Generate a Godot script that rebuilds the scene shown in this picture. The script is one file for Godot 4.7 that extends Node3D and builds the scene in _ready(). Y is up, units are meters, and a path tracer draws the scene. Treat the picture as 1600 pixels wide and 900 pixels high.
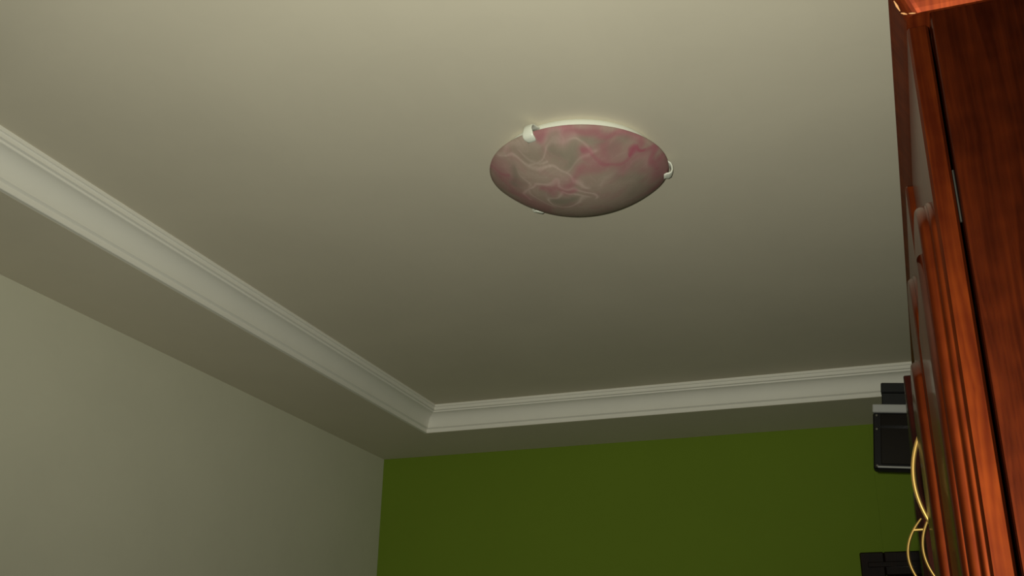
extends Node3D
# A bedroom ceiling seen from below: tray ceiling with a white cove cornice, a flush
# ceiling light of marbled pink glass, a green end wall and, close by, two wardrobes.
# Metres, y up; the lens is at (0, EYE, 0), -z runs along the long walls.

const EYE := 1.5
const SOFFIT := 2.6
const CEIL := 2.7016
const WALL_L := -2.251
const WALL_R := 0.72
const WALL_B := -4.269
const WALL_F := 1.45
const TRAY := 0.459          # width of soffit plus cornice on each side
const SOFF_W := 0.385
const FLAT := 0xFFFFFFFF

var M := {}
var taken := {}


func _ready() -> void:
	setup_view()
	make_materials()
	build_room()
	build_cornice()
	build_ceiling_light()
	build_wardrobes()
	build_far_boxes()


# ---------------------------------------------------------------- camera and light
func setup_view() -> void:
	var cam := Camera3D.new()
	cam.name = "camera"
	cam.fov = 30.8525
	cam.near = 0.02
	cam.position = Vector3(0, EYE, 0)
	cam.rotation_degrees = Vector3(22.3836, 20.8964, 1.0171)
	add_child(cam)
	cam.current = true

	var env := Environment.new()
	env.background_mode = Environment.BG_COLOR      # night; the room is closed and lit by the flash alone
	env.background_color = Color(0.02, 0.02, 0.03)
	env.tonemap_mode = Environment.TONE_MAPPER_LINEAR
	env.tonemap_exposure = 1.0
	env.sdfgi_enabled = true
	env.ssao_enabled = true
	env.ssil_enabled = true
	var we := WorldEnvironment.new()
	we.name = "environment"
	we.environment = env
	add_child(we)

	# the compact camera's built-in flash, a few centimetres up and left of its lens
	var flash := SpotLight3D.new()
	flash.name = "camera_flash"
	flash.position = Vector3(-0.035, EYE + 0.03, 0.0)
	flash.rotation_degrees = Vector3(28.0, 22.5, 1.0)
	flash.spot_angle = 47.0
	flash.spot_angle_attenuation = 1.0
	flash.light_energy = 3.7
	flash.light_color = Color(1.0, 1.0, 0.93)
	flash.light_size = 0.012
	flash.spot_range = 20.0
	flash.spot_attenuation = 2.0
	flash.shadow_enabled = true
	add_child(flash)


# ---------------------------------------------------------------- naming helpers
func numbered(called: String) -> String:
	if not taken.has(called):
		taken[called] = 0
		return called
	taken[called] += 1
	return "%s_%03d" % [called, taken[called]]


func tag(o: Node, label := "", category := "", kind := "", group := "") -> void:
	if label: o.set_meta("label", label)
	if category: o.set_meta("category", category)
	if kind: o.set_meta("kind", kind)
	if group: o.set_meta("group", group)


func base(called: String, at: Vector3) -> Node3D:
	var o := Node3D.new()
	o.name = numbered(called)
	o.position = at
	add_child(o)
	return o


func put(st: SurfaceTool, called: String, mat: Material, parent: Node = null, at := Vector3.ZERO) -> MeshInstance3D:
	st.generate_normals()
	var o := MeshInstance3D.new()
	o.mesh = st.commit()
	o.material_override = mat
	o.cast_shadow = GeometryInstance3D.SHADOW_CASTING_SETTING_ON
	o.position = at
	if parent == null:
		o.name = numbered(called)
		add_child(o)
	else:
		o.name = called
		parent.add_child(o, true)
	return o


# ---------------------------------------------------------------- mesh helpers
func tool() -> SurfaceTool:
	var st := SurfaceTool.new()
	st.begin(Mesh.PRIMITIVE_TRIANGLES)
	return st


func tri(st: SurfaceTool, a: Vector3, b: Vector3, c: Vector3, out: Vector3) -> void:
	if (a - c).cross(a - b).dot(out) < 0.0:
		var t := b
		b = c
		c = t
	st.add_vertex(a)
	st.add_vertex(b)
	st.add_vertex(c)


func quad(st: SurfaceTool, a: Vector3, b: Vector3, c: Vector3, d: Vector3, out: Vector3) -> void:
	tri(st, a, b, c, out)
	tri(st, a, c, d, out)


# a box from corner lo to corner hi with its edges chamfered by r
func cbox(st: SurfaceTool, lo: Vector3, hi: Vector3, r := 0.002) -> void:
	st.set_smooth_group(FLAT)
	var c := (lo + hi) * 0.5
	var h := (hi - lo) * 0.5
	r = minf(r, minf(h.x, minf(h.y, h.z)) * 0.9)
	var vx := func(x, y, z): return c + Vector3(x * h.x, y * (h.y - r), z * (h.z - r))
	var vy := func(x, y, z): return c + Vector3(x * (h.x - r), y * h.y, z * (h.z - r))
	var vz := func(x, y, z): return c + Vector3(x * (h.x - r), y * (h.y - r), z * h.z)
	for s in [-1, 1]:
		quad(st, vx.call(s, -1, -1), vx.call(s, 1, -1), vx.call(s, 1, 1), vx.call(s, -1, 1), Vector3(s, 0, 0))
		quad(st, vy.call(-1, s, -1), vy.call(1, s, -1), vy.call(1, s, 1), vy.call(-1, s, 1), Vector3(0, s, 0))
		quad(st, vz.call(-1, -1, s), vz.call(1, -1, s), vz.call(1, 1, s), vz.call(-1, 1, s), Vector3(0, 0, s))
		for t in [-1, 1]:
			quad(st, vx.call(s, t, -1), vx.call(s, t, 1), vy.call(s, t, 1), vy.call(s, t, -1), Vector3(s, t, 0))
			quad(st, vy.call(-1, s, t), vy.call(1, s, t), vz.call(1, s, t), vz.call(-1, s, t), Vector3(0, s, t))
			quad(st, vz.call(s, -1, t), vz.call(s, 1, t), vx.call(s, 1, t), vx.call(s, -1, t), Vector3(s, 0, t))
			for u in [-1, 1]:
				tri(st, vx.call(s, t, u), vy.call(s, t, u), vz.call(s, t, u), Vector3(s, t, u))


# a surface of revolution about the y axis; profile is [radius, y]; planar uv from below
func lathe(st: SurfaceTool, profile: Array, n: int, uv_radius := 1.0) -> void:
	st.set_smooth_group(0)
	for i in profile.size() - 1:
		var p: Array = profile[i]
		var q: Array = profile[i + 1]
		var dr: float = q[0] - p[0]
		var dy: float = q[1] - p[1]
		for k in n:
			var a0 := TAU * k / n
			var a1 := TAU * (k + 1) / n
			var ring := []
			for e in [[p, a0], [p, a1], [q, a1], [q, a0]]:
				ring.append(Vector3(e[0][0] * cos(e[1]), e[0][1], e[0][0] * sin(e[1])))
			var am := (a0 + a1) * 0.5
			var out := Vector3(-dy * cos(am), dr, -dy * sin(am))
			for f in [[0, 1, 2], [0, 2, 3]]:
				var a: Vector3 = ring[f[0]]
				var b: Vector3 = ring[f[1]]
				var c: Vector3 = ring[f[2]]
				if (b - a).cross(c - a).length() < 1e-12:
					continue
				if (a - c).cross(a - b).dot(out) < 0.0:
					var t := b
					b = c
					c = t
				for v in [a, b, c]:
					st.set_uv(Vector2(v.x, v.z) / uv_radius * 0.5 + Vector2(0.5, 0.5))
					st.add_vertex(v)


# a round rod along points, with one radius for each point
func tube(st: SurfaceTool, pts: PackedVector3Array, radii: PackedFloat32Array, n := 10) -> void:
	st.set_smooth_group(0)
	var rings := []
	var side := Vector3.ZERO
	for i in pts.size():
		var d := (pts[mini(i + 1, pts.size() - 1)] - pts[maxi(i - 1, 0)]).normalized()
		if side == Vector3.ZERO:
			side = d.cross(Vector3.UP if absf(d.y) < 0.9 else Vector3.RIGHT)
		side = (side - d * side.dot(d)).normalized()
		var up := side.cross(d)
		var ring := PackedVector3Array()
		for k in n:
			var a := TAU * k / n
			ring.append(pts[i] + (side * cos(a) + up * sin(a)) * radii[i])
		rings.append(ring)
	for i in pts.size() - 1:
		for k in n:
			var m := (k + 1) % n
			var out: Vector3 = (rings[i][k] + rings[i][m]) * 0.5 - pts[i]
			quad(st, rings[i][k], rings[i][m], rings[i + 1][m], rings[i + 1][k], out)
	st.set_smooth_group(FLAT)
	for e in [0, pts.size() - 1]:
		var out2: Vector3 = pts[e] - pts[1 if e == 0 else e - 1]
		for k in n:
			tri(st, pts[e], rings[e][k], rings[e][(k + 1) % n], out2)


# ---------------------------------------------------------------- materials
func plain(col: Color, rough: float, metal := 0.0, spec := 0.5) -> StandardMaterial3D:
	var m := StandardMaterial3D.new()
	m.albedo_color = col
	m.roughness = rough
	m.metallic = metal
	m.metallic_specular = spec
	return m


func noise(s: int, freq: float, oct := 3) -> FastNoiseLite:
	var n := FastNoiseLite.new()
	n.seed = s
	n.noise_type = FastNoiseLite.TYPE_SIMPLEX
	n.frequency = freq
	n.fractal_octaves = oct
	return n


# matt emulsion paint: faint mottling of one colour over a roller-stippled relief
func paint(col: Color, s: int, rough := 0.85, amount := 0.012) -> StandardMaterial3D:
	var m := plain(col, rough, 0.0, 0.35)
	var img := Image.create(256, 256, false, Image.FORMAT_RGB8)
	var n := noise(s, 0.012, 4)
	for y in 256:
		for x in 256:
			var k := 1.0 - amount + amount * n.get_noise_2d(absi(x - 128), absi(y - 128))
			img.set_pixel(x, y, Color(k, k, k))
	m.albedo_texture = ImageTexture.create_from_image(img)
	m.uv1_triplanar = true
	m.uv1_world_triplanar = true
	m.uv1_scale = Vector3(0.6, 0.6, 0.6)
	return m


# lacquered hardwood with upright grain; the fibres under the lacquer shine in the wood's
# own colour, which the metallic share gives
func wood(light: Color, dark: Color, s: int, rough: float, coat: float, metal := 0.0) -> StandardMaterial3D:
	var m := plain(Color.WHITE, rough, metal, 0.2)
	var w := 384
	var h := 384
	var img := Image.create(w, h, false, Image.FORMAT_RGB8)
	var fine := noise(s, 0.16, 3)
	var broad := noise(s + 1, 0.02, 3)
	var spot := noise(s + 2, 0.05, 2)
	for y in h:
		for x in w:
			var u := absf(x - w * 0.5)      # mirrored so that the tile has no seam
			var v := absf(y - h * 0.5)
			var wob := broad.get_noise_2d(u * 0.5, v * 0.12) * 5.0
			var g := 0.5 + 0.50 * fine.get_noise_2d((u + wob) * 1.3, v * 0.02) + 0.30 * broad.get_noise_2d(u * 1.6, v * 0.3)
			g += 0.22 * spot.get_noise_2d(u * 0.6, v * 0.6)
			img.set_pixel(x, y, dark.lerp(light, clampf(g, 0.0, 1.0)))
	m.albedo_texture = ImageTexture.create_from_image(img)
	m.uv1_triplanar = true
	m.uv1_world_triplanar = true
	m.uv1_scale = Vector3(2.3, 2.3, 2.3)
	m.clearcoat_enabled = coat > 0.0
	m.clearcoat = coat
	m.clearcoat_roughness = 0.12
	return m


# frosted glass with drawn-out swirls of white and crimson, as seen from below
func marbled_glass() -> StandardMaterial3D:
	var m := plain(Color.WHITE, 0.6, 0.0, 0.3)
	var n := 512
	var pale := PackedFloat32Array()
	var red := PackedFloat32Array()
	var dark := PackedFloat32Array()
	for a in [pale, red, dark]:
		a.resize(n * n)
	pale.resize(n * n)
	red.resize(n * n)
	dark.resize(n * n)
	# [layer, half width, strength, points in units of the bowl's radius]
	var strokes := [
		["r", 0.045, 0.34, [[0.25, 0.67], [0.37, 0.65], [0.42, 0.54], [0.53, 0.45], [0.62, 0.43], [0.71, 0.42], [0.79, 0.40], [0.86, 0.31], [0.92, 0.13], [0.95, -0.07]]],
		["r", 0.03, 0.55, [[0.66, 0.44], [0.79, 0.41], [0.86, 0.32]]],
		["r", 0.10, 0.22, [[0.25, 0.60], [0.45, 0.52], [0.60, 0.40], [0.85, 0.25]]],
		["r", 0.07, 0.32, [[-0.12, 0.97], [0.03, 0.98], [0.23, 0.95], [0.40, 0.89], [0.56, 0.78], [0.72, 0.62], [0.86, 0.42]]],
		["r", 0.09, 0.22, [[0.51, 0.68], [0.52, 0.56], [0.29, 0.49], [0.18, 0.48], [0.06, 0.41], [-0.09, 0.33]]],
		["r", 0.045, 0.35, [[-0.81, 0.47], [-0.72, 0.49]]],
		["r", 0.16, 0.22, [[-0.80, 0.50], [-0.70, 0.15], [-0.50, -0.20]]],
		["r", 0.12, 0.28, [[0.97, 0.05], [0.92, -0.25], [0.78, -0.50]]],
		["r", 0.05, 0.25, [[-0.30, 0.30], [-0.16, 0.36], [0.05, 0.28]]],
		["p", 0.022, 0.8, [[-0.70, 0.67], [-0.44, 0.69], [-0.26, 0.66], [-0.05, 0.56], [0.06, 0.41], [0.22, 0.30]]],
		["p", 0.02, 0.8, [[-0.33, 0.67], [-0.22, 0.75], [-0.08, 0.85], [0.06, 0.91], [0.20, 0.85], [0.32, 0.72], [0.41, 0.62]]],
		["p", 0.02, 0.8, [[-0.30, 0.10], [-0.22, 0.24], [-0.07, 0.31], [0.04, 0.23], [0.08, 0.10], [-0.04, -0.03], [-0.19, -0.08], [-0.30, 0.0], [-0.30, 0.10]]],
		["p", 0.022, 0.8, [[-0.60, 0.0], [-0.55, 0.16], [-0.42, 0.33], [-0.16, 0.41], [0.04, 0.33], [0.16, 0.21], [0.20, 0.02]]],
		["p", 0.018, 0.6, [[-0.57, 0.56], [-0.50, 0.44], [-0.50, 0.24], [-0.45, 0.09], [-0.30, -0.10]]],
		["p", 0.02, 0.6, [[-0.06, 0.54], [0.16, 0.62], [0.29, 0.62], [0.44, 0.62]]],
		["p", 0.05, 0.5, [[-0.70, 0.67], [-0.43, 0.85], [-0.22, 0.92], [0.01, 0.93], [0.22, 0.90]]],
		["p", 0.04, 0.3, [[0.33, 0.23], [0.52, 0.36], [0.74, 0.29], [0.88, 0.16]]],
		["p", 0.02, 0.7, [[-0.36, 0.82], [-0.28, 0.72], [-0.14, 0.67]]],
		["p", 0.12, 0.25, [[-0.75, 0.55], [-0.35, 0.55], [0.0, 0.45]]],
		["d", 0.10, 0.75, [[0.0, 0.81], [0.12, 0.74], [0.06, 0.66]]],
		["d", 0.08, 0.6, [[0.31, 0.81], [0.52, 0.72]]],
		["d", 0.06, 0.7, [[-0.60, 0.52], [-0.60, 0.36]]],
		["d", 0.08, 0.8, [[-0.19, 0.13], [-0.05, 0.11]]],
		["d", 0.05, 0.6, [[0.66, 0.58], [0.55, 0.60]]],
		["d", 0.15, 0.45, [[0.55, 0.28], [0.68, 0.05], [0.60, -0.20]]],
		["d", 0.12, 0.4, [[-0.20, 0.85], [-0.30, 0.78]]],
	]
	for s in strokes:
		var arr: PackedFloat32Array = {"r": red, "p": pale, "d": dark}[s[0]]
		var curve := Curve2D.new()
		var pts: Array = s[3]
		for i in pts.size():
			var p := Vector2(pts[i][0], pts[i][1])
			var a := Vector2(pts[maxi(i - 1, 0)][0], pts[maxi(i - 1, 0)][1])
			var b := Vector2(pts[mini(i + 1, pts.size() - 1)][0], pts[mini(i + 1, pts.size() - 1)][1])
			curve.add_point(p, (a - b) / 6.0, (b - a) / 6.0)
		var wpx: float = s[1] * n * 0.5
		var length := curve.get_baked_length()
		var steps := maxi(2, int(length * n * 0.5 / 3.0))
		for k in steps + 1:
			var c := (curve.sample_baked(length * k / steps) * 0.5 + Vector2(0.5, 0.5)) * n
			for y in range(maxi(0, int(c.y - 2 * wpx)), mini(n, int(c.y + 2 * wpx) + 1)):
				for x in range(maxi(0, int(c.x - 2 * wpx)), mini(n, int(c.x + 2 * wpx) + 1)):
					var q := (Vector2(x, y) - c).length() / wpx
					var v: float = s[2] * exp(-q * q)
					if v > arr[y * n + x]:
						arr[y * n + x] = v
		match s[0]:
			"r": red = arr
			"p": pale = arr
			"d": dark = arr
	var img := Image.create(n, n, false, Image.FORMAT_RGB8)
	var warp := noise(31, 0.006, 3)
	var bend := noise(53, 0.011, 1)
	var wisps := noise(47, 0.014, 3)
	for y in n:
		for x in n:
			# drawn-out wisps: noise read through a swirling displacement
			var wx := warp.get_noise_2d(x, y) * 90.0
			var wy := warp.get_noise_2d(x + 700, y) * 90.0
			var sx := clampi(int(x + bend.get_noise_2d(x, y + 90) * 16.0), 0, n - 1)
			var sy := clampi(int(y + bend.get_noise_2d(x + 400, y) * 16.0), 0, n - 1)
			var w := wisps.get_noise_2d((x + wx) * 0.5, (y + wy) * 1.6)
			var ridge := pow(1.0 - absf(w), 9.0)
			var i := sy * n + sx
			var col := M_GLASS.lerp(Color(0.74, 0.66, 0.62), clampf(pale[i] + 0.22 * ridge, 0, 1))
			col = col.lerp(Color(0.50, 0.48, 0.42), clampf(dark[i], 0, 1) * 0.8)
			col = col.lerp(Color(0.62, 0.20, 0.33), clampf(red[i] + 0.10 * maxf(0.0, warp.get_noise_2d(x * 2.0, y * 2.0 + 300)), 0, 1))
			img.set_pixel(x, y, col)
	m.albedo_texture = ImageTexture.create_from_image(img)
	m.clearcoat_enabled = false
	return m


const M_GLASS := Color(0.62, 0.55, 0.50)


func make_materials() -> void:
	M.ceiling = paint(Color(0.86, 0.83, 0.755), 3)
	M.wall = paint(Color(0.86, 0.85, 0.77), 4)
	M.green = paint(Color(0.46, 0.555, 0.16), 5)
	M.white = paint(Color(0.95, 0.94, 0.90), 6, 0.6)
	M.floor = paint(Color(0.30, 0.24, 0.18), 7, 0.5, 0.1)
	M.metal_white = plain(Color(0.90, 0.91, 0.86), 0.28)
	M.glass = marbled_glass()
	M.wood = wood(Color(0.30, 0.108, 0.03), Color(0.19, 0.054, 0.015), 11, 0.46, 0.6, 0.85)
	M.wood_door = wood(Color(0.37, 0.148, 0.040), Color(0.255, 0.080, 0.022), 21, 0.50, 0.45, 0.88)
	M.wood_matt = wood(Color(0.40, 0.16, 0.055), Color(0.28, 0.09, 0.03), 23, 0.5, 0.0, 0.6)
	M.wood_deep = wood(Color(0.21, 0.065, 0.035), Color(0.13, 0.035, 0.02), 17, 0.5, 0.5, 0.6)
	M.dark_wood = wood(Color(0.13, 0.06, 0.035), Color(0.06, 0.025, 0.02), 12, 0.4, 0.3)
	M.raw_wood = plain(Color(0.62, 0.44, 0.27), 0.85)
	M.brass = plain(Color(0.86, 0.70, 0.40), 0.42, 0.85)
	M.steel = plain(Color(0.40, 0.39, 0.36), 0.4, 1.0)
	M.black = plain(Color(0.08, 0.07, 0.07), 0.45, 0.0, 0.3)
	M.black_matt = plain(Color(0.03, 0.03, 0.032), 0.7)
	M.black_gloss = plain(Color(0.06, 0.04, 0.035), 0.15, 0.0, 0.3)
	M.silver = plain(Color(0.67, 0.67, 0.66), 0.5, 0.0)
	M.brown_door = wood(Color(0.30, 0.16, 0.09), Color(0.20, 0.10, 0.06), 13, 0.4, 0.3)


# ---------------------------------------------------------------- the room
func build_room() -> void:
	var t := 0.12
	var st := tool()
	cbox(st, Vector3(WALL_L - t, -0.1, WALL_B - t), Vector3(WALL_R + t, 0, WALL_F + t), 0.001)
	tag(put(st, "floor", M.floor), "plain dark brown floor of the room", "floor", "structure")

	# the flat slab and the lower border that frames the tray, one skin of paint
	st = tool()
	cbox(st, Vector3(WALL_L - t, CEIL, WALL_B - t), Vector3(WALL_R + t, CEIL + 0.1, WALL_F + t), 0.001)
	var s := SOFF_W
	cbox(st, Vector3(WALL_L, SOFFIT, WALL_B), Vector3(WALL_L + s, CEIL, WALL_F), 0.0005)
	cbox(st, Vector3(WALL_R - s, SOFFIT, WALL_B), Vector3(WALL_R, CEIL, WALL_F), 0.0005)
	cbox(st, Vector3(WALL_L + s, SOFFIT, WALL_B), Vector3(WALL_R - s, CEIL, WALL_B + s), 0.0005)
	cbox(st, Vector3(WALL_L + s, SOFFIT, WALL_F - s), Vector3(WALL_R - s, CEIL, WALL_F), 0.0005)
	tag(put(st, "ceiling", M.ceiling), "cream painted tray ceiling with lower flat border", "ceiling", "structure")

	st = tool()
	cbox(st, Vector3(WALL_L - t, 0, WALL_B - t), Vector3(WALL_L, CEIL, WALL_F + t), 0.0005)
	tag(put(st, "wall_left", M.wall), "plain off-white wall meeting the green wall", "wall", "structure")
	st = tool()
	cbox(st, Vector3(WALL_R, 0, WALL_B - t), Vector3(WALL_R + t, CEIL, WALL_F + t), 0.0005)
	tag(put(st, "wall_right", M.wall), "off-white wall behind the wardrobes", "wall", "structure")

	# green end wall with a doorway
	var dx0 := -0.105
	var dx1 := 0.63
	var dy := EYE + 0.515
	st = tool()
	cbox(st, Vector3(WALL_L, 0, WALL_B - t), Vector3(dx0, CEIL, WALL_B), 0.0005)
	cbox(st, Vector3(dx1, 0, WALL_B - t), Vector3(WALL_R, CEIL, WALL_B), 0.0005)
	cbox(st, Vector3(dx0, dy, WALL_B - t), Vector3(dx1, CEIL, WALL_B), 0.0005)
	tag(put(st, "wall_back", M.green), "bright green painted end wall", "wall", "structure")

	var door := base("door_1", Vector3((dx0 + dx1) * 0.5, 0, WALL_B))
	tag(door, "dark wooden door frame on the green wall", "door", "structure")
	var half := (dx1 - dx0) * 0.5
	for side in [-1, 1]:
		st = tool()
		var a := half if side > 0 else -half - 0.087
		cbox(st, Vector3(a, 0, 0), Vector3(a + 0.087, dy + 0.087, 0.022), 0.004)
		put(st, "casing", M.dark_wood, door)
		st = tool()
		a = half - 0.03 if side > 0 else -half
		cbox(st, Vector3(a, 0, -0.11), Vector3(a + 0.03, dy, 0.012), 0.003)
		put(st, "jamb", M.dark_wood, door)
	st = tool()
	cbox(st, Vector3(-half, dy, 0), Vector3(half, dy + 0.087, 0.0218), 0.004)
	put(st, "casing", M.dark_wood, door)
	st = tool()
	cbox(st, Vector3(-half - 0.06, dy + 0.03, 0.0218), Vector3(half + 0.06, dy + 0.05, 0.027), 0.002)
	put(st, "bead", M.dark_wood, door)
	st = tool()
	cbox(st, Vector3(-half + 0.03, dy - 0.03, -0.11), Vector3(half - 0.03, dy, 0.012), 0.003)
	put(st, "jamb", M.dark_wood, door)
	st = tool()
	cbox(st, Vector3(-half + 0.032, 0.005, -0.085), Vector3(half - 0.032, dy - 0.032, -0.045), 0.003)
	put(st, "leaf", M.brown_door, door)

	st = tool()
	cbox(st, Vector3(WALL_L, 0, WALL_F), Vector3(WALL_R, CEIL, WALL_F + t), 0.0005)
	tag(put(st, "wall_front", M.wall), "plain off-white wall opposite the green wall", "wall", "structure")


# white cove moulding in the step of the tray; four mitred lengths
func build_cornice() -> void:
	var prof := [[0.0, 0.0], [0.0, 0.0095], [0.0045, 0.0105], [0.0055, 0.0125], [0.0055, 0.0215], [0.0125, 0.0235], [0.0135, 0.0265]]
	var cove := 14
	for k in cove + 1:
		var a := PI * 0.5 * k / cove
		prof.append([0.0135 + 0.042 * sin(a), 0.0285 + 0.052 * (1.0 - cos(a))])
	prof.append_array([[0.0556, 0.0815], [0.0640, 0.0862], [0.0640, 0.0995], [0.0655, 0.1012], [0.0762, 0.1012], [0.0762, 0.0]])
	var x0 := WALL_L + TRAY
	var x1 := WALL_R - TRAY
	var z0 := WALL_B + TRAY - 0.01
	var z1 := WALL_F - TRAY
	z0 = -3.819
	x0 = -1.790
	var said := ["white cove cornice moulding along the off-white wall", "white cove cornice moulding along the green wall", "white cove cornice moulding over the wardrobes", "white cove cornice moulding opposite the green wall"]
	var corner := func(c: int, u: float, v: float) -> Vector3:
		var e: float = u
		match c:
			0: return Vector3(x0 - e, CEIL - v, z1 + e)
			1: return Vector3(x0 - e, CEIL - v, z0 - e)
			2: return Vector3(x1 + e, CEIL - v, z0 - e)
		return Vector3(x1 + e, CEIL - v, z1 + e)
	for side in 4:
		var st := tool()
		for i in prof.size() - 1:
			var p: Array = prof[i]
			var q: Array = prof[i + 1]
			st.set_smooth_group(1 if i >= 6 and i < 6 + cove + 1 else FLAT)
			var a: Vector3 = corner.call(side, p[0], p[1])
			var b: Vector3 = corner.call(side, q[0], q[1])
			var c: Vector3 = corner.call((side + 1) % 4, q[0], q[1])
			var d: Vector3 = corner.call((side + 1) % 4, p[0], p[1])
			var inward := Vector3((x0 + x1) * 0.5, CEIL, (z0 + z1) * 0.5) - (a + c) * 0.5
			inward.y = 0
			if side % 2 == 0: inward.z = 0
			else: inward.x = 0
			inward = inward.normalized()
			var du: float = q[0] - p[0]
			var dv: float = q[1] - p[1]
			quad(st, a, b, c, d, inward * dv + Vector3.DOWN * du)
		tag(put(st, "trim_%d" % (side + 1), M.white), said[side], "moulding", "structure")


# ---------------------------------------------------------------- ceiling light
func build_ceiling_light() -> void:
	var o := base("ceiling_light", Vector3(-0.618, CEIL, -2.0367))
	tag(o, "round flush ceiling light with marbled pink glass bowl held by white clips", "ceiling light")
	var r := 0.2055
	# white pressed-metal pan against the ceiling
	var st := tool()
	lathe(st, [[0.0, 0.0], [0.174, 0.0], [0.178, -0.003], [0.1795, -0.010], [0.179, -0.019], [0.175, -0.024], [0.168, -0.025], [0.165, -0.020], [0.0, -0.020]], 72)
	put(st, "pan", M.metal_white, o)
	# glass: a shallow dome, 4 mm thick, with a rolled rim
	var drop := 0.035
	var depth := 0.0804
	var rs := (r * r + depth * depth) / (2.0 * depth)
	var top := asin(r / rs)
	var prof := []
	var n := 22
	for k in n + 1:
		var a := top * (1.0 - float(k) / n)
		prof.append([(rs - 0.004) * sin(a) * 0.995, -drop - depth + rs - (rs - 0.004) * cos(a) + 0.0005])
	prof.reverse()
	var inner := prof.duplicate()
	var outer := []
	for k in n + 1:
		var a := top * float(k) / n
		outer.append([rs * sin(a), -drop - depth + rs - rs * cos(a)])
	inner.reverse()
	outer.append([r - 0.0005, -drop + 0.0025])
	outer.append([r - 0.003, -drop + 0.0035])
	outer.append_array(inner)
	st = tool()
	lathe(st, outer, 96, r)
	tag(put(st, "glass_bowl", M.glass, o), "frosted glass bowl with crimson and grey swirls")
	# three bent strips that hold the bowl
	for deg in [104.0, 224.0, 343.0]:
		var a := deg_to_rad(deg)
		var ur := Vector3(cos(a), 0, sin(a))
		var ut := Vector3(-sin(a), 0, cos(a))
		var path := [[0.176, -0.012], [0.190, -0.013], [0.204, -0.015], [0.2105, -0.020], [0.2130, -0.028], [0.2130, -0.038], [0.2105, -0.0445], [0.2055, -0.0475], [0.1995, -0.0478], [0.1945, -0.0500]]
		st = tool()
		st.set_smooth_group(0)
		var cs := []
		for i in path.size():
			var p: Array = path[i]
			var pa: Array = path[maxi(i - 1, 0)]
			var pb: Array = path[mini(i + 1, path.size() - 1)]
			var d2 := Vector2(pb[0] - pa[0], pb[1] - pa[1]).normalized()
			var nrm := ur * (-d2.y) + Vector3.UP * d2.x
			var mid: Vector3 = ur * p[0] + Vector3.UP * p[1]
			var w := 0.0105 if i < 5 else 0.0135 - 0.0015 * maxf(0, i - 7)
			var ring := PackedVector3Array()
			for k in 12:
				var b := TAU * k / 12
				var cx := cos(b)
				var cy := sin(b)
				ring.append(mid + ut * w * signf(cx) * pow(absf(cx), 0.5) + nrm * 0.0024 * signf(cy) * pow(absf(cy), 0.7))
			cs.append([mid, ring])
		for i in cs.size() - 1:
			for k in 12:
				var m := (k + 1) % 12
				quad(st, cs[i][1][k], cs[i][1][m], cs[i + 1][1][m], cs[i + 1][1][k], (cs[i][1][k] + cs[i][1][m]) * 0.5 - cs[i][0])
		for e in [0, cs.size() - 1]:
			for k in 12:
				tri(st, cs[e][0], cs[e][1][k], cs[e][1][(k + 1) % 12], cs[e][0] - cs[1 if e == 0 else e - 1][0])
		tag(put(st, "clip", M.metal_white, o), "white bent clip")


# ---------------------------------------------------------------- wardrobes
# outline of a field with a round-shouldered arched top (square-topped if rise is 0): [along, up]
func arched(a0: float, a1: float, y0: float, y1: float, rise: float) -> PackedVector2Array:
	var p := PackedVector2Array()
	for k in 8:
		p.append(Vector2(a0, lerpf(y0, y1, k / 8.0)))
	var n := 32
	for k in n + 1:
		var c := -cos(PI * k / n)
		p.append(Vector2(lerpf(a0, a1, 0.5 + 0.5 * c), y1 + rise * pow(maxf(0.0, 1.0 - pow(absf(c), 2.2)), 0.48)))
	for k in 8:
		p.append(Vector2(a1, lerpf(y1, y0, (k + 1) / 8.0)))
	return p


# a raised field swept from a profile of [inset, height] round an outline, flat on top;
# local -x is outwards, -z is along
func raised(st: SurfaceTool, outline: PackedVector2Array, prof: Array) -> void:
	var n := outline.size()
	var nrm := PackedVector2Array()
	var clockwise := Geometry2D.is_polygon_clockwise(outline)
	for i in n:
		var a := (outline[i] - outline[(i + n - 1) % n]).normalized()
		var b := (outline[(i + 1) % n] - outline[i]).normalized()
		var m := Vector2(a.y + b.y, -a.x - b.x)
		if not clockwise: m = -m
		m = m.normalized()
		# mitre length
		var na := Vector2(a.y, -a.x) * (1.0 if clockwise else -1.0)
		nrm.append(m / maxf(0.45, m.dot(na)))
	var rings := []
	var steps := prof.size() - 1
	for k in steps + 1:
		var ring := PackedVector3Array()
		for i in n:
			var q: Vector2 = outline[i] + nrm[i] * float(prof[k][0])
			ring.append(Vector3(-prof[k][1], q.y, -q.x))
		rings.append(ring)
	st.set_smooth_group(0)
	for k in steps:
		for i in n:
			var j := (i + 1) % n
			var out := Vector3(-0.3, -nrm[i].y, nrm[i].x)
			quad(st, rings[k][i], rings[k][j], rings[k + 1][j], rings[k + 1][i], out)
	var flat := PackedVector2Array()
	for i in n:
		flat.append(Vector2(-rings[steps][i].z, rings[steps][i].y))
	var idx := Geometry2D.triangulate_polygon(flat)
	for k in range(0, idx.size(), 3):
		tri(st, rings[steps][idx[k]], rings[steps][idx[k + 1]], rings[steps][idx[k + 2]], Vector3.LEFT)


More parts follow.
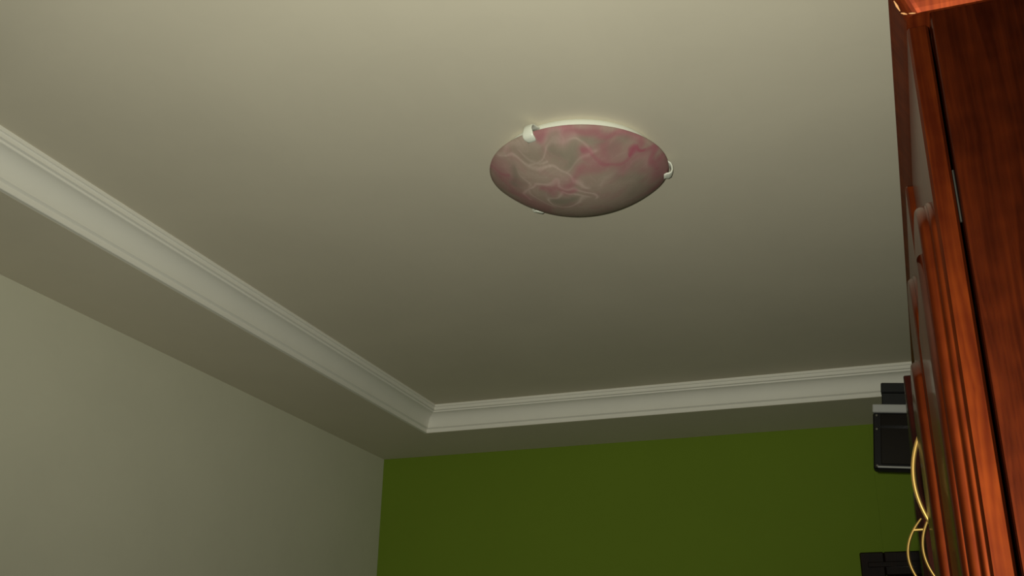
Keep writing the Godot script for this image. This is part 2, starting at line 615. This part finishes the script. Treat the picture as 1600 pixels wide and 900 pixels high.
func bow_handle(parent: Node, at: Vector3, out: float, half: float) -> void:
	var pts := PackedVector3Array()
	var rad := PackedFloat32Array()
	for k in 25:
		var u := -1.0 + 2.0 * k / 24.0
		pts.append(Vector3(-0.001 - (out - 0.001) * (1.0 - u * u), half * u, 0))
		rad.append(0.0029 - 0.0010 * pow(absf(u), 4.0))
	var st := tool()
	tube(st, pts, rad, 12)
	for s in [-1, 1]:
		var u: float = s * 0.70
		tube(st, PackedVector3Array([Vector3(0, half * u, 0), Vector3(-0.001 - (out - 0.001) * (1.0 - u * u), half * u, 0)]), PackedFloat32Array([0.0028, 0.0028]), 12)
	tag(put(st, "handle", M.brass, parent, at), "curved brass bow handle")


# [inset, height] points of a quarter round from height lo to height hi
func quarter(start: float, run: float, lo: float, hi: float) -> Array:
	var p := []
	for k in 9:
		var a := PI * 0.5 * k / 8.0
		p.append([start + run * (1.0 - cos(a)), lo + (hi - lo) * sin(a)])
	return p


# one door: its slab and an arched raised field with an outer bead and a bold round-over;
# origin at the near lower front corner
func wardrobe_door(parent: Node, at: Vector3, turn: float, w: float, h: float, field: Array, handle_at: float, bow: Array, heights: Array, mat: Material) -> void:
	var st := tool()
	cbox(st, Vector3(0, 0, -w), Vector3(0.0175, h, 0), 0.0022)
	var d := put(st, "door", mat, parent, at)
	d.rotation.y = turn
	var floor_y := at.y + (parent as Node3D).position.y
	var sh: float = EYE + heights[2] - floor_y
	st = tool()
	var prof := quarter(0.0, 0.0024, 0.0, heights[0])
	prof.append_array(quarter(0.0028, 0.0045, heights[0], heights[1]))
	raised(st, arched(field[0], field[1], 0.15, sh, heights[3]), prof)
	put(st, "arched_panel", mat, d)
	# a second, bolder field on top of it
	st = tool()
	raised(st, arched(field[0] + 0.0073, field[1] - 0.0073, 0.158, EYE + heights[5] - floor_y, heights[6]), quarter(0.0, 0.0055, heights[1] - 0.0003, heights[4]))
	put(st, "raised_panel", mat, d)
	if handle_at > 0.0:
		bow_handle(d, Vector3(0, EYE + 0.292 - floor_y, -handle_at), bow[0], bow[1])


func build_wardrobes() -> void:
	var near_z := -0.84
	var door_w := 0.615
	var door_y := 0.10
	var door_top := EYE + 0.573
	var far_z := near_z - 2 * door_w - 0.008
	var front := 0.0705
	var back := 0.66
	var o := base("wardrobe", Vector3(0, 0, near_z))
	tag(o, "tall reddish-brown lacquered wardrobe with arched raised panels and chipped cornice corner", "wardrobe")
	var dz := far_z - near_z
	var top := EYE + 0.585
	var st := tool()
	cbox(st, Vector3(front, 0, -0.018), Vector3(back, top, 0), 0.0012)
	put(st, "side_panel", M.wood, o)
	st = tool()
	cbox(st, Vector3(front, 0, dz), Vector3(back, top, dz + 0.018), 0.0012)
	put(st, "side_panel", M.wood, o)
	st = tool()
	cbox(st, Vector3(back - 0.006, 0, dz + 0.018), Vector3(back, top, -0.018), 0.001)
	put(st, "back_panel", M.dark_wood, o)
	st = tool()
	cbox(st, Vector3(front, top - 0.02, dz + 0.018), Vector3(back - 0.006, top, -0.018), 0.001)
	put(st, "top_board", M.wood, o)
	st = tool()
	cbox(st, Vector3(front, 0, dz + 0.018), Vector3(back - 0.006, 0.095, -0.018), 0.002)
	put(st, "plinth", M.wood, o)
	st = tool()
	cbox(st, Vector3(front, 0.095, dz * 0.5 - 0.009), Vector3(back - 0.006, top - 0.02, dz * 0.5 + 0.009), 0.001)
	put(st, "divider", M.wood, o)
	# cornice board: rounded at its near front corner
	st = tool()
	st.set_smooth_group(FLAT)
	var cx := 0.0387
	var cz := 0.014
	var plan := PackedVector2Array([Vector2(back, cz), Vector2(back, dz), Vector2(cx, dz)])
	for k in 7:
		var a := PI * 0.5 * k / 6.0
		plan.append(Vector2(cx + 0.013 - 0.013 * cos(a), cz - 0.013 + 0.013 * sin(a)))
	var levels := []
	for k in 7:
		var e := 0.5 - 0.5 * cos(PI * k / 6.0)
		levels.append([0.026 * lerpf(k / 6.0, e, 0.2), 0.0125 * (1.0 - k / 6.0)])
	levels.append_array([[0.029, 0.0], [0.030, 0.003]])
	var mid := Vector2((cx + back) * 0.5, dz * 0.5)
	for k in levels.size() - 1:
		for i in plan.size():
			var j := (i + 1) % plan.size()
			var q := []
			for e in [[k, i], [k, j], [k + 1, j], [k + 1, i]]:
				var pt: Vector2 = plan[e[1]]
				var ins: float = levels[e[0]][1]
				pt = Vector2(pt.x - ins * signf(pt.x - mid.x), pt.y - ins * signf(pt.y - mid.y))
				q.append(Vector3(pt.x, top + levels[e[0]][0], pt.y))
			var outw := (plan[i] + plan[j]) * 0.5 - mid
			if absf(plan[i].x - plan[j].x) < 1e-5: outw.y = 0
			if absf(plan[i].y - plan[j].y) < 1e-5: outw.x = 0
			quad(st, q[0], q[1], q[2], q[3], Vector3(outw.x, 0, outw.y))
	for e in [0, levels.size() - 1]:
		var fan := PackedVector2Array()
		for pt in plan:
			var ins: float = levels[e][1]
			fan.append(Vector2(pt.x - ins * signf(pt.x - mid.x), pt.y - ins * signf(pt.y - mid.y)))
		var idx := Geometry2D.triangulate_polygon(fan)
		for k in range(0, idx.size(), 3):
			var v := []
			for m in 3:
				var pt2: Vector2 = fan[idx[k + m]]
				v.append(Vector3(pt2.x, top + levels[e][0], pt2.y))
			tri(st, v[0], v[1], v[2], Vector3.DOWN if e == 0 else Vector3.UP)
	var cor := put(st, "cornice", M.wood_matt, o)
	# splinters of bare wood where the corner has chipped
	for c in [[Vector3(0.0425, top + 0.012, 0.009), Vector3(0.0465, top + 0.003, 0.0045), 0.0012], [Vector3(0.0470, top + 0.002, 0.003), Vector3(0.0520, top - 0.0002, 0.0025), 0.0011], [Vector3(0.0535, top + 0.0005, 0.0022), Vector3(0.0590, top - 0.0004, 0.0020), 0.0008]]:
		st = tool()
		tube(st, PackedVector3Array([c[0], c[0].lerp(c[1], 0.5), c[1]]), PackedFloat32Array([0.0004, c[2], 0.0004]), 5)
		tag(put(st, "splinter", M.raw_wood, cor), "pale bare-wood chip")
	var h := door_top - door_y
	# the second and fourth leaves lap over their neighbours
	wardrobe_door(o, Vector3(0.0500, door_y, 0), 0.002, 0.306, h, [0.008, 0.228], -1.0, [0.0, 0.0], [0.0045, 0.0135, 0.382, 0.050, 0.0185, 0.361, 0.0], M.wood_door)
	wardrobe_door(o, Vector3(0.0415, door_y, -0.312), 0.002, 0.300, h, [0.014, 0.262], 0.281, [0.0290, 0.082], [0.0040, 0.0095, 0.420, 0.080, 0.0190, 0.350, 0.040], M.wood_door)
	wardrobe_door(o, Vector3(0.0505, door_y, -0.620), 0.0, 0.300, h, [0.040, 0.260], -1.0, [0.0, 0.0], [0.0040, 0.0095, 0.400, 0.080, 0.0150, 0.355, 0.020], M.wood_door)
	wardrobe_door(o, Vector3(0.0480, door_y, -0.925), 0.005, 0.302, h, [0.040, 0.260], 0.278, [0.0290, 0.070], [0.0040, 0.0095, 0.400, 0.080, 0.0150, 0.355, 0.020], M.wood_door)
	# butt hinges in the gap between the first door and the side panel
	for y in [EYE + 0.405, EYE + 0.066]:
		st = tool()
		tube(st, PackedVector3Array([Vector3(0.069, y - 0.024, -0.007), Vector3(0.069, y + 0.024, -0.007)]), PackedFloat32Array([0.0011, 0.0011]), 8)
		tag(put(st, "hinge", M.steel, o), "small steel hinge barrel")

	# the second wardrobe stands a little further forward
	var z2 := -2.094
	var p := base("wardrobe", Vector3(0, 0, z2))
	tag(p, "taller dark reddish wardrobe standing proud beyond the first, with a single handle", "wardrobe")
	var top2 := EYE + 0.633
	var f2 := 0.0408
	var d2 := -0.66
	for e in [0.0, d2 + 0.018]:
		st = tool()
		cbox(st, Vector3(f2, 0, e - 0.018), Vector3(back, top2, e), 0.0015)
		put(st, "side_panel", M.wood_deep, p)
	st = tool()
	cbox(st, Vector3(f2, top2 - 0.02, d2 + 0.018), Vector3(back, top2, -0.018), 0.001)
	put(st, "top_board", M.wood_deep, p)
	st = tool()
	cbox(st, Vector3(back - 0.006, 0.095, d2 + 0.018), Vector3(back, top2 - 0.02, -0.018), 0.001)
	put(st, "back_panel", M.dark_wood, p)
	st = tool()
	cbox(st, Vector3(f2, 0, d2 + 0.018), Vector3(back, 0.095, -0.018), 0.002)
	put(st, "plinth", M.wood_deep, p)
	wardrobe_door(p, Vector3(0.0227, door_y, 0), 0.0, 0.655, top2 - door_y - 0.001, [0.055, 0.600], 0.034, [0.0320, 0.068], [0.0030, 0.0060, 0.400, 0.085, 0.0095, 0.380, 0.070], M.wood_deep)


# ---------------------------------------------------------------- things high up beyond the wardrobes
func build_far_boxes() -> void:
	var z := -3.30
	var roll := deg_to_rad(-5.5)
	var o := base("equipment_box", Vector3(-0.082, EYE + 0.714, z))
	o.rotation.z = roll
	tag(o, "glossy black box with silver band, mounted high beyond the wardrobes", "box")
	var w := 0.36
	var h := 0.200
	var dp := 0.05
	var st := tool()
	cbox(st, Vector3(0, 0, -dp), Vector3(w, h - 0.026, -0.006), 0.004)
	put(st, "body", M.black, o)
	st = tool()
	cbox(st, Vector3(-0.0005, h - 0.0255, -dp), Vector3(w + 0.0005, h, 0.001), 0.002)
	tag(put(st, "top_band", M.silver, o), "silver band along the top")
	st = tool()
	cbox(st, Vector3(0.022, 0.014, -0.006), Vector3(w - 0.004, 0.128, 0.0), 0.002)
	put(st, "front_panel", M.black_gloss, o)
	st = tool()
	cbox(st, Vector3(0.022, 0.132, -0.006), Vector3(w - 0.004, h - 0.03, -0.001), 0.002)
	put(st, "front_panel", M.black_gloss, o)
	st = tool()
	cbox(st, Vector3(0.012, 0.003, -0.006), Vector3(w - 0.004, 0.0085, 0.002), 0.0015)
	tag(put(st, "lower_strip", M.silver, o), "thin grey strip along the bottom")
	for y in [0.010, 0.123, 0.166]:
		st = tool()
		tube(st, PackedVector3Array([Vector3(0.011, y, -0.008), Vector3(0.011, y, -0.0035), Vector3(0.011, y, -0.003)]), PackedFloat32Array([0.0045, 0.0045, 0.003]), 10)
		put(st, "screw", M.steel, o)

	var b := base("black_carton", Vector3(-0.082, EYE + 0.714, z))
	b.rotation.z = roll
	tag(b, "small matt black box lying on top of the glossy black one", "box")
	st = tool()
	cbox(st, Vector3(0.026, h + 0.0003, -dp + 0.002), Vector3(w - 0.06, h + 0.040, -0.012), 0.003)
	put(st, "body", M.black_matt, b)
	st = tool()
	cbox(st, Vector3(0.024, h + 0.0405, -dp), Vector3(w - 0.058, h + 0.072, -0.010), 0.003)
	put(st, "lid", M.black_matt, b)

	# bracket that carries them, fixed to the wall on the right
	var k := base("wall_bracket", Vector3(WALL_R, EYE + 0.62, z - 0.028))
	tag(k, "black steel bracket under the glossy black box, on the right wall", "bracket")
	st = tool()
	cbox(st, Vector3(-0.008, -0.10, -0.08), Vector3(0, 0.08, 0.08), 0.002)
	put(st, "wall_plate", M.black, k)
	st = tool()
	tube(st, PackedVector3Array([Vector3(-0.008, 0.0, 0), Vector3(-0.30, 0.02, 0), Vector3(-0.56, 0.0625, 0)]), PackedFloat32Array([0.014, 0.014, 0.012]), 10)
	put(st, "arm", M.black, k)
